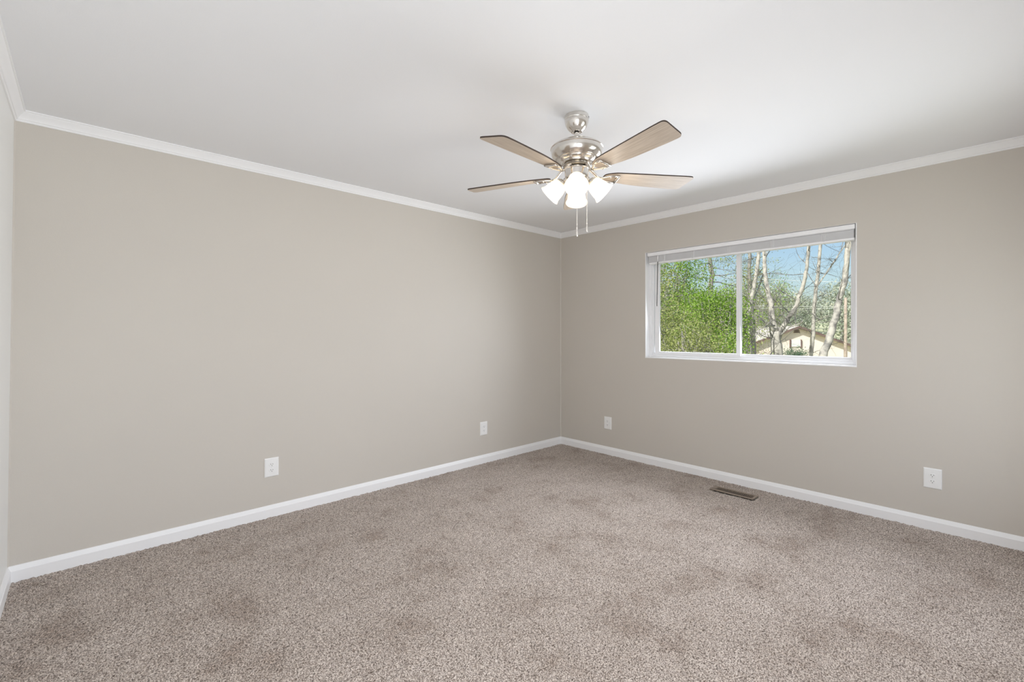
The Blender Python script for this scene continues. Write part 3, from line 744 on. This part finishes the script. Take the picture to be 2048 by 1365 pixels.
# leafy trees filling the left pane
def crown_tree(name, label, cat, px, py, dep, rx, rz, seed, m, per, size, nclump=150, group=None, trunk_r=.07, spread=.16):
    c = at(px, py, dep); base = Vector((c.x, c.y, G)); root = empty(name, base); tag(root, label, cat, group)
    rnd = random.Random(seed); bm = bmesh.new(); cz = c.z - G; cl = []
    stems = []
    for s in range(4):
        a = rnd.uniform(0, 6.28); tip = Vector((math.cos(a) * rx * .5, math.sin(a) * rx * .5, cz + rz * rnd.uniform(.2, .75)))
        mid = tip * .45 + Vector((rnd.gauss(0, .12), rnd.gauss(0, .12), 0)); stems.append((Vector((rnd.gauss(0, .1), rnd.gauss(0, .1), 0)), mid, tip))
        tube(bm, [stems[-1][0], mid, tip], [trunk_r, trunk_r * .6, trunk_r * .2], 8)
    obj('trunk', bm, M_bark2, root, smooth=True)
    bm = bmesh.new()
    for k in range(nclump):
        while True:
            v = Vector((rnd.uniform(-1, 1), rnd.uniform(-1, 1), rnd.uniform(-1, 1)))
            if .15 < v.length < 1: break
        v *= (1 + .16 * math.sin(v.x * 5 + seed) * math.cos(v.z * 4)); q = Vector((v.x * rx, v.y * rx, cz + v.z * rz))
        if q.z < .15: q.z = .15 + rnd.random() * .3
        cl.append(q); st = stems[k % 4]; a = st[1].lerp(st[2], rnd.random())
        mid = a.lerp(q, .5) + Vector((rnd.gauss(0, .08), rnd.gauss(0, .08), rnd.gauss(0, .08)))
        tube(bm, [a, mid, q], [.012, .008, .003], 4, cap=False)
        for _ in range(2): cl.append(q + Vector((rnd.gauss(0, .2), rnd.gauss(0, .2), rnd.gauss(0, .2))))
    obj('branches', bm, M_bark, root)
    leaves('foliage', [tuple(q) for q in cl], per, spread, size, m, root, seed)
    return root
gp = 'leafy trees outside the left pane'
crown_tree('leafy_tree', 'bright green leafy tree filling the upper left of the left pane', 'tree', 1346, 592, 15.0, 1.2, 2.1, 71, M_leaf, 26, .032, 190, gp)
crown_tree('leafy_tree', 'yellow green leafy tree beside the middle window stile', 'tree', 1432, 655, 12.5, .8, 1.2, 72, M_leaf, 26, .030, 130, gp)
crown_tree('leafy_tree', 'green leafy tree low at the left edge of the window', 'tree', 1302, 660, 11.3, .85, 1.6, 73, M_leaf2, 26, .027, 140, gp)
crown_tree('leafy_shrub', 'pale olive shrub at the bottom of the left pane', 'shrub', 1388, 722, 9.5, .62, .85, 74, M_leaf2, 28, .021, 120)
crown_tree('leafy_shrub', 'tall bright shrub low beside the middle window stile', 'shrub', 1455, 728, 10.7, .42, .75, 75, M_leaf, 26, .022, 70, spread=.1)
crown_tree('leafy_tree', 'dull green leafy tree well behind the leaves of the left pane', 'tree', 1380, 652, 33.0, 3.6, 2.4, 76, M_leaf2, 20, .055, 190, gp, spread=.25)
crown_tree('leafy_tree', 'sparse green tree behind the tree beside the middle stile', 'tree', 1504, 622, 28.6, 1.0, 3.2, 77, M_leaf2, 9, .055, 100, gp, spread=.3)
crown_tree('leafy_tree', 'thin light green tree between the two nearest pale trunks', 'tree', 1546, 598, 30.0, .9, 1.7, 78, M_leaf, 8, .045, 60, gp, spread=.25)
crown_tree('brown_shrub', 'thin brownish shrub in front of the left part of the cream house', 'shrub', 1513, 716, 30, 1.2, .5, 79, leafmat('rusty_leaves', [(.2, .16, .07), (.42, .33, .18), (.55, .5, .3)], 5), 5, .035, 60, spread=.15, trunk_r=.03)
crown_tree('hedge', 'low dark green hedge under the window of the cream house', 'hedge', 1592, 709, 36.0, .9, .25, 80, leafmat('dark_hedge', [(.05, .10, .07), (.14, .22, .14), (.25, .35, .2)], 5), 10, .05, 60, spread=.1, trunk_r=.03)

# wooded hill: far trees, each its own object
rnd = random.Random(5)
far = []
for row, dep in enumerate((66, 76, 87, 99)):
    stp = 9.3 / dep * FPX; x = 1300 + (row % 2) * stp / 2 + row * 9
    while x < 1800: far.append((x, 612 - rnd.uniform(-10, 14), dep)); x += stp
far_mesh = None; base_r = 4.2
names = ['first', 'second']
for k, (px, py, dep) in enumerate(far):
    c = at(px, py, dep); gz = th(c.x, c.y) - .2; s = rnd.uniform(.93, 1.02); hgt = c.z - gz
    root = empty('distant_tree', (c.x, c.y, gz), rnd.uniform(0, 6.28))
    tag(root, 'grey green tree, haze put in its colour, on the wooded hill behind the cream house', 'tree', 'distant trees on the hill')
    if far_mesh is None:
        bm = bmesh.new(); tube(bm, [(0, 0, 0), (.1, 0, 3), (0, .1, 6)], [.28, .2, .1], 8)
        tr = obj('trunk', bm, M_bark2, root); cl = []
        for _ in range(170):
            while True:
                v = Vector((rnd.uniform(-1, 1), rnd.uniform(-1, 1), rnd.uniform(-1, 1)))
                if .2 < v.length < 1: break
            cl.append((v.x * 3.2, v.y * 3.2, 5.0 + v.z * 3.8))
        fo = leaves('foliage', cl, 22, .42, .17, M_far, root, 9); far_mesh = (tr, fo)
        fo2 = leaves('foliage', cl[:130], 12, .5, .14, M_bud, None, 10).data
        bpy.data.objects.remove([o for o in bpy.data.objects if o.data == fo2][0])
    else:
        for o in far_mesh:
            c_ = o.copy(); COL.objects.link(c_); c_.parent = root
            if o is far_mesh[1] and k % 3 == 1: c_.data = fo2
    root.scale = (s, s, max(.6, (hgt + 2.2) / 8.6))
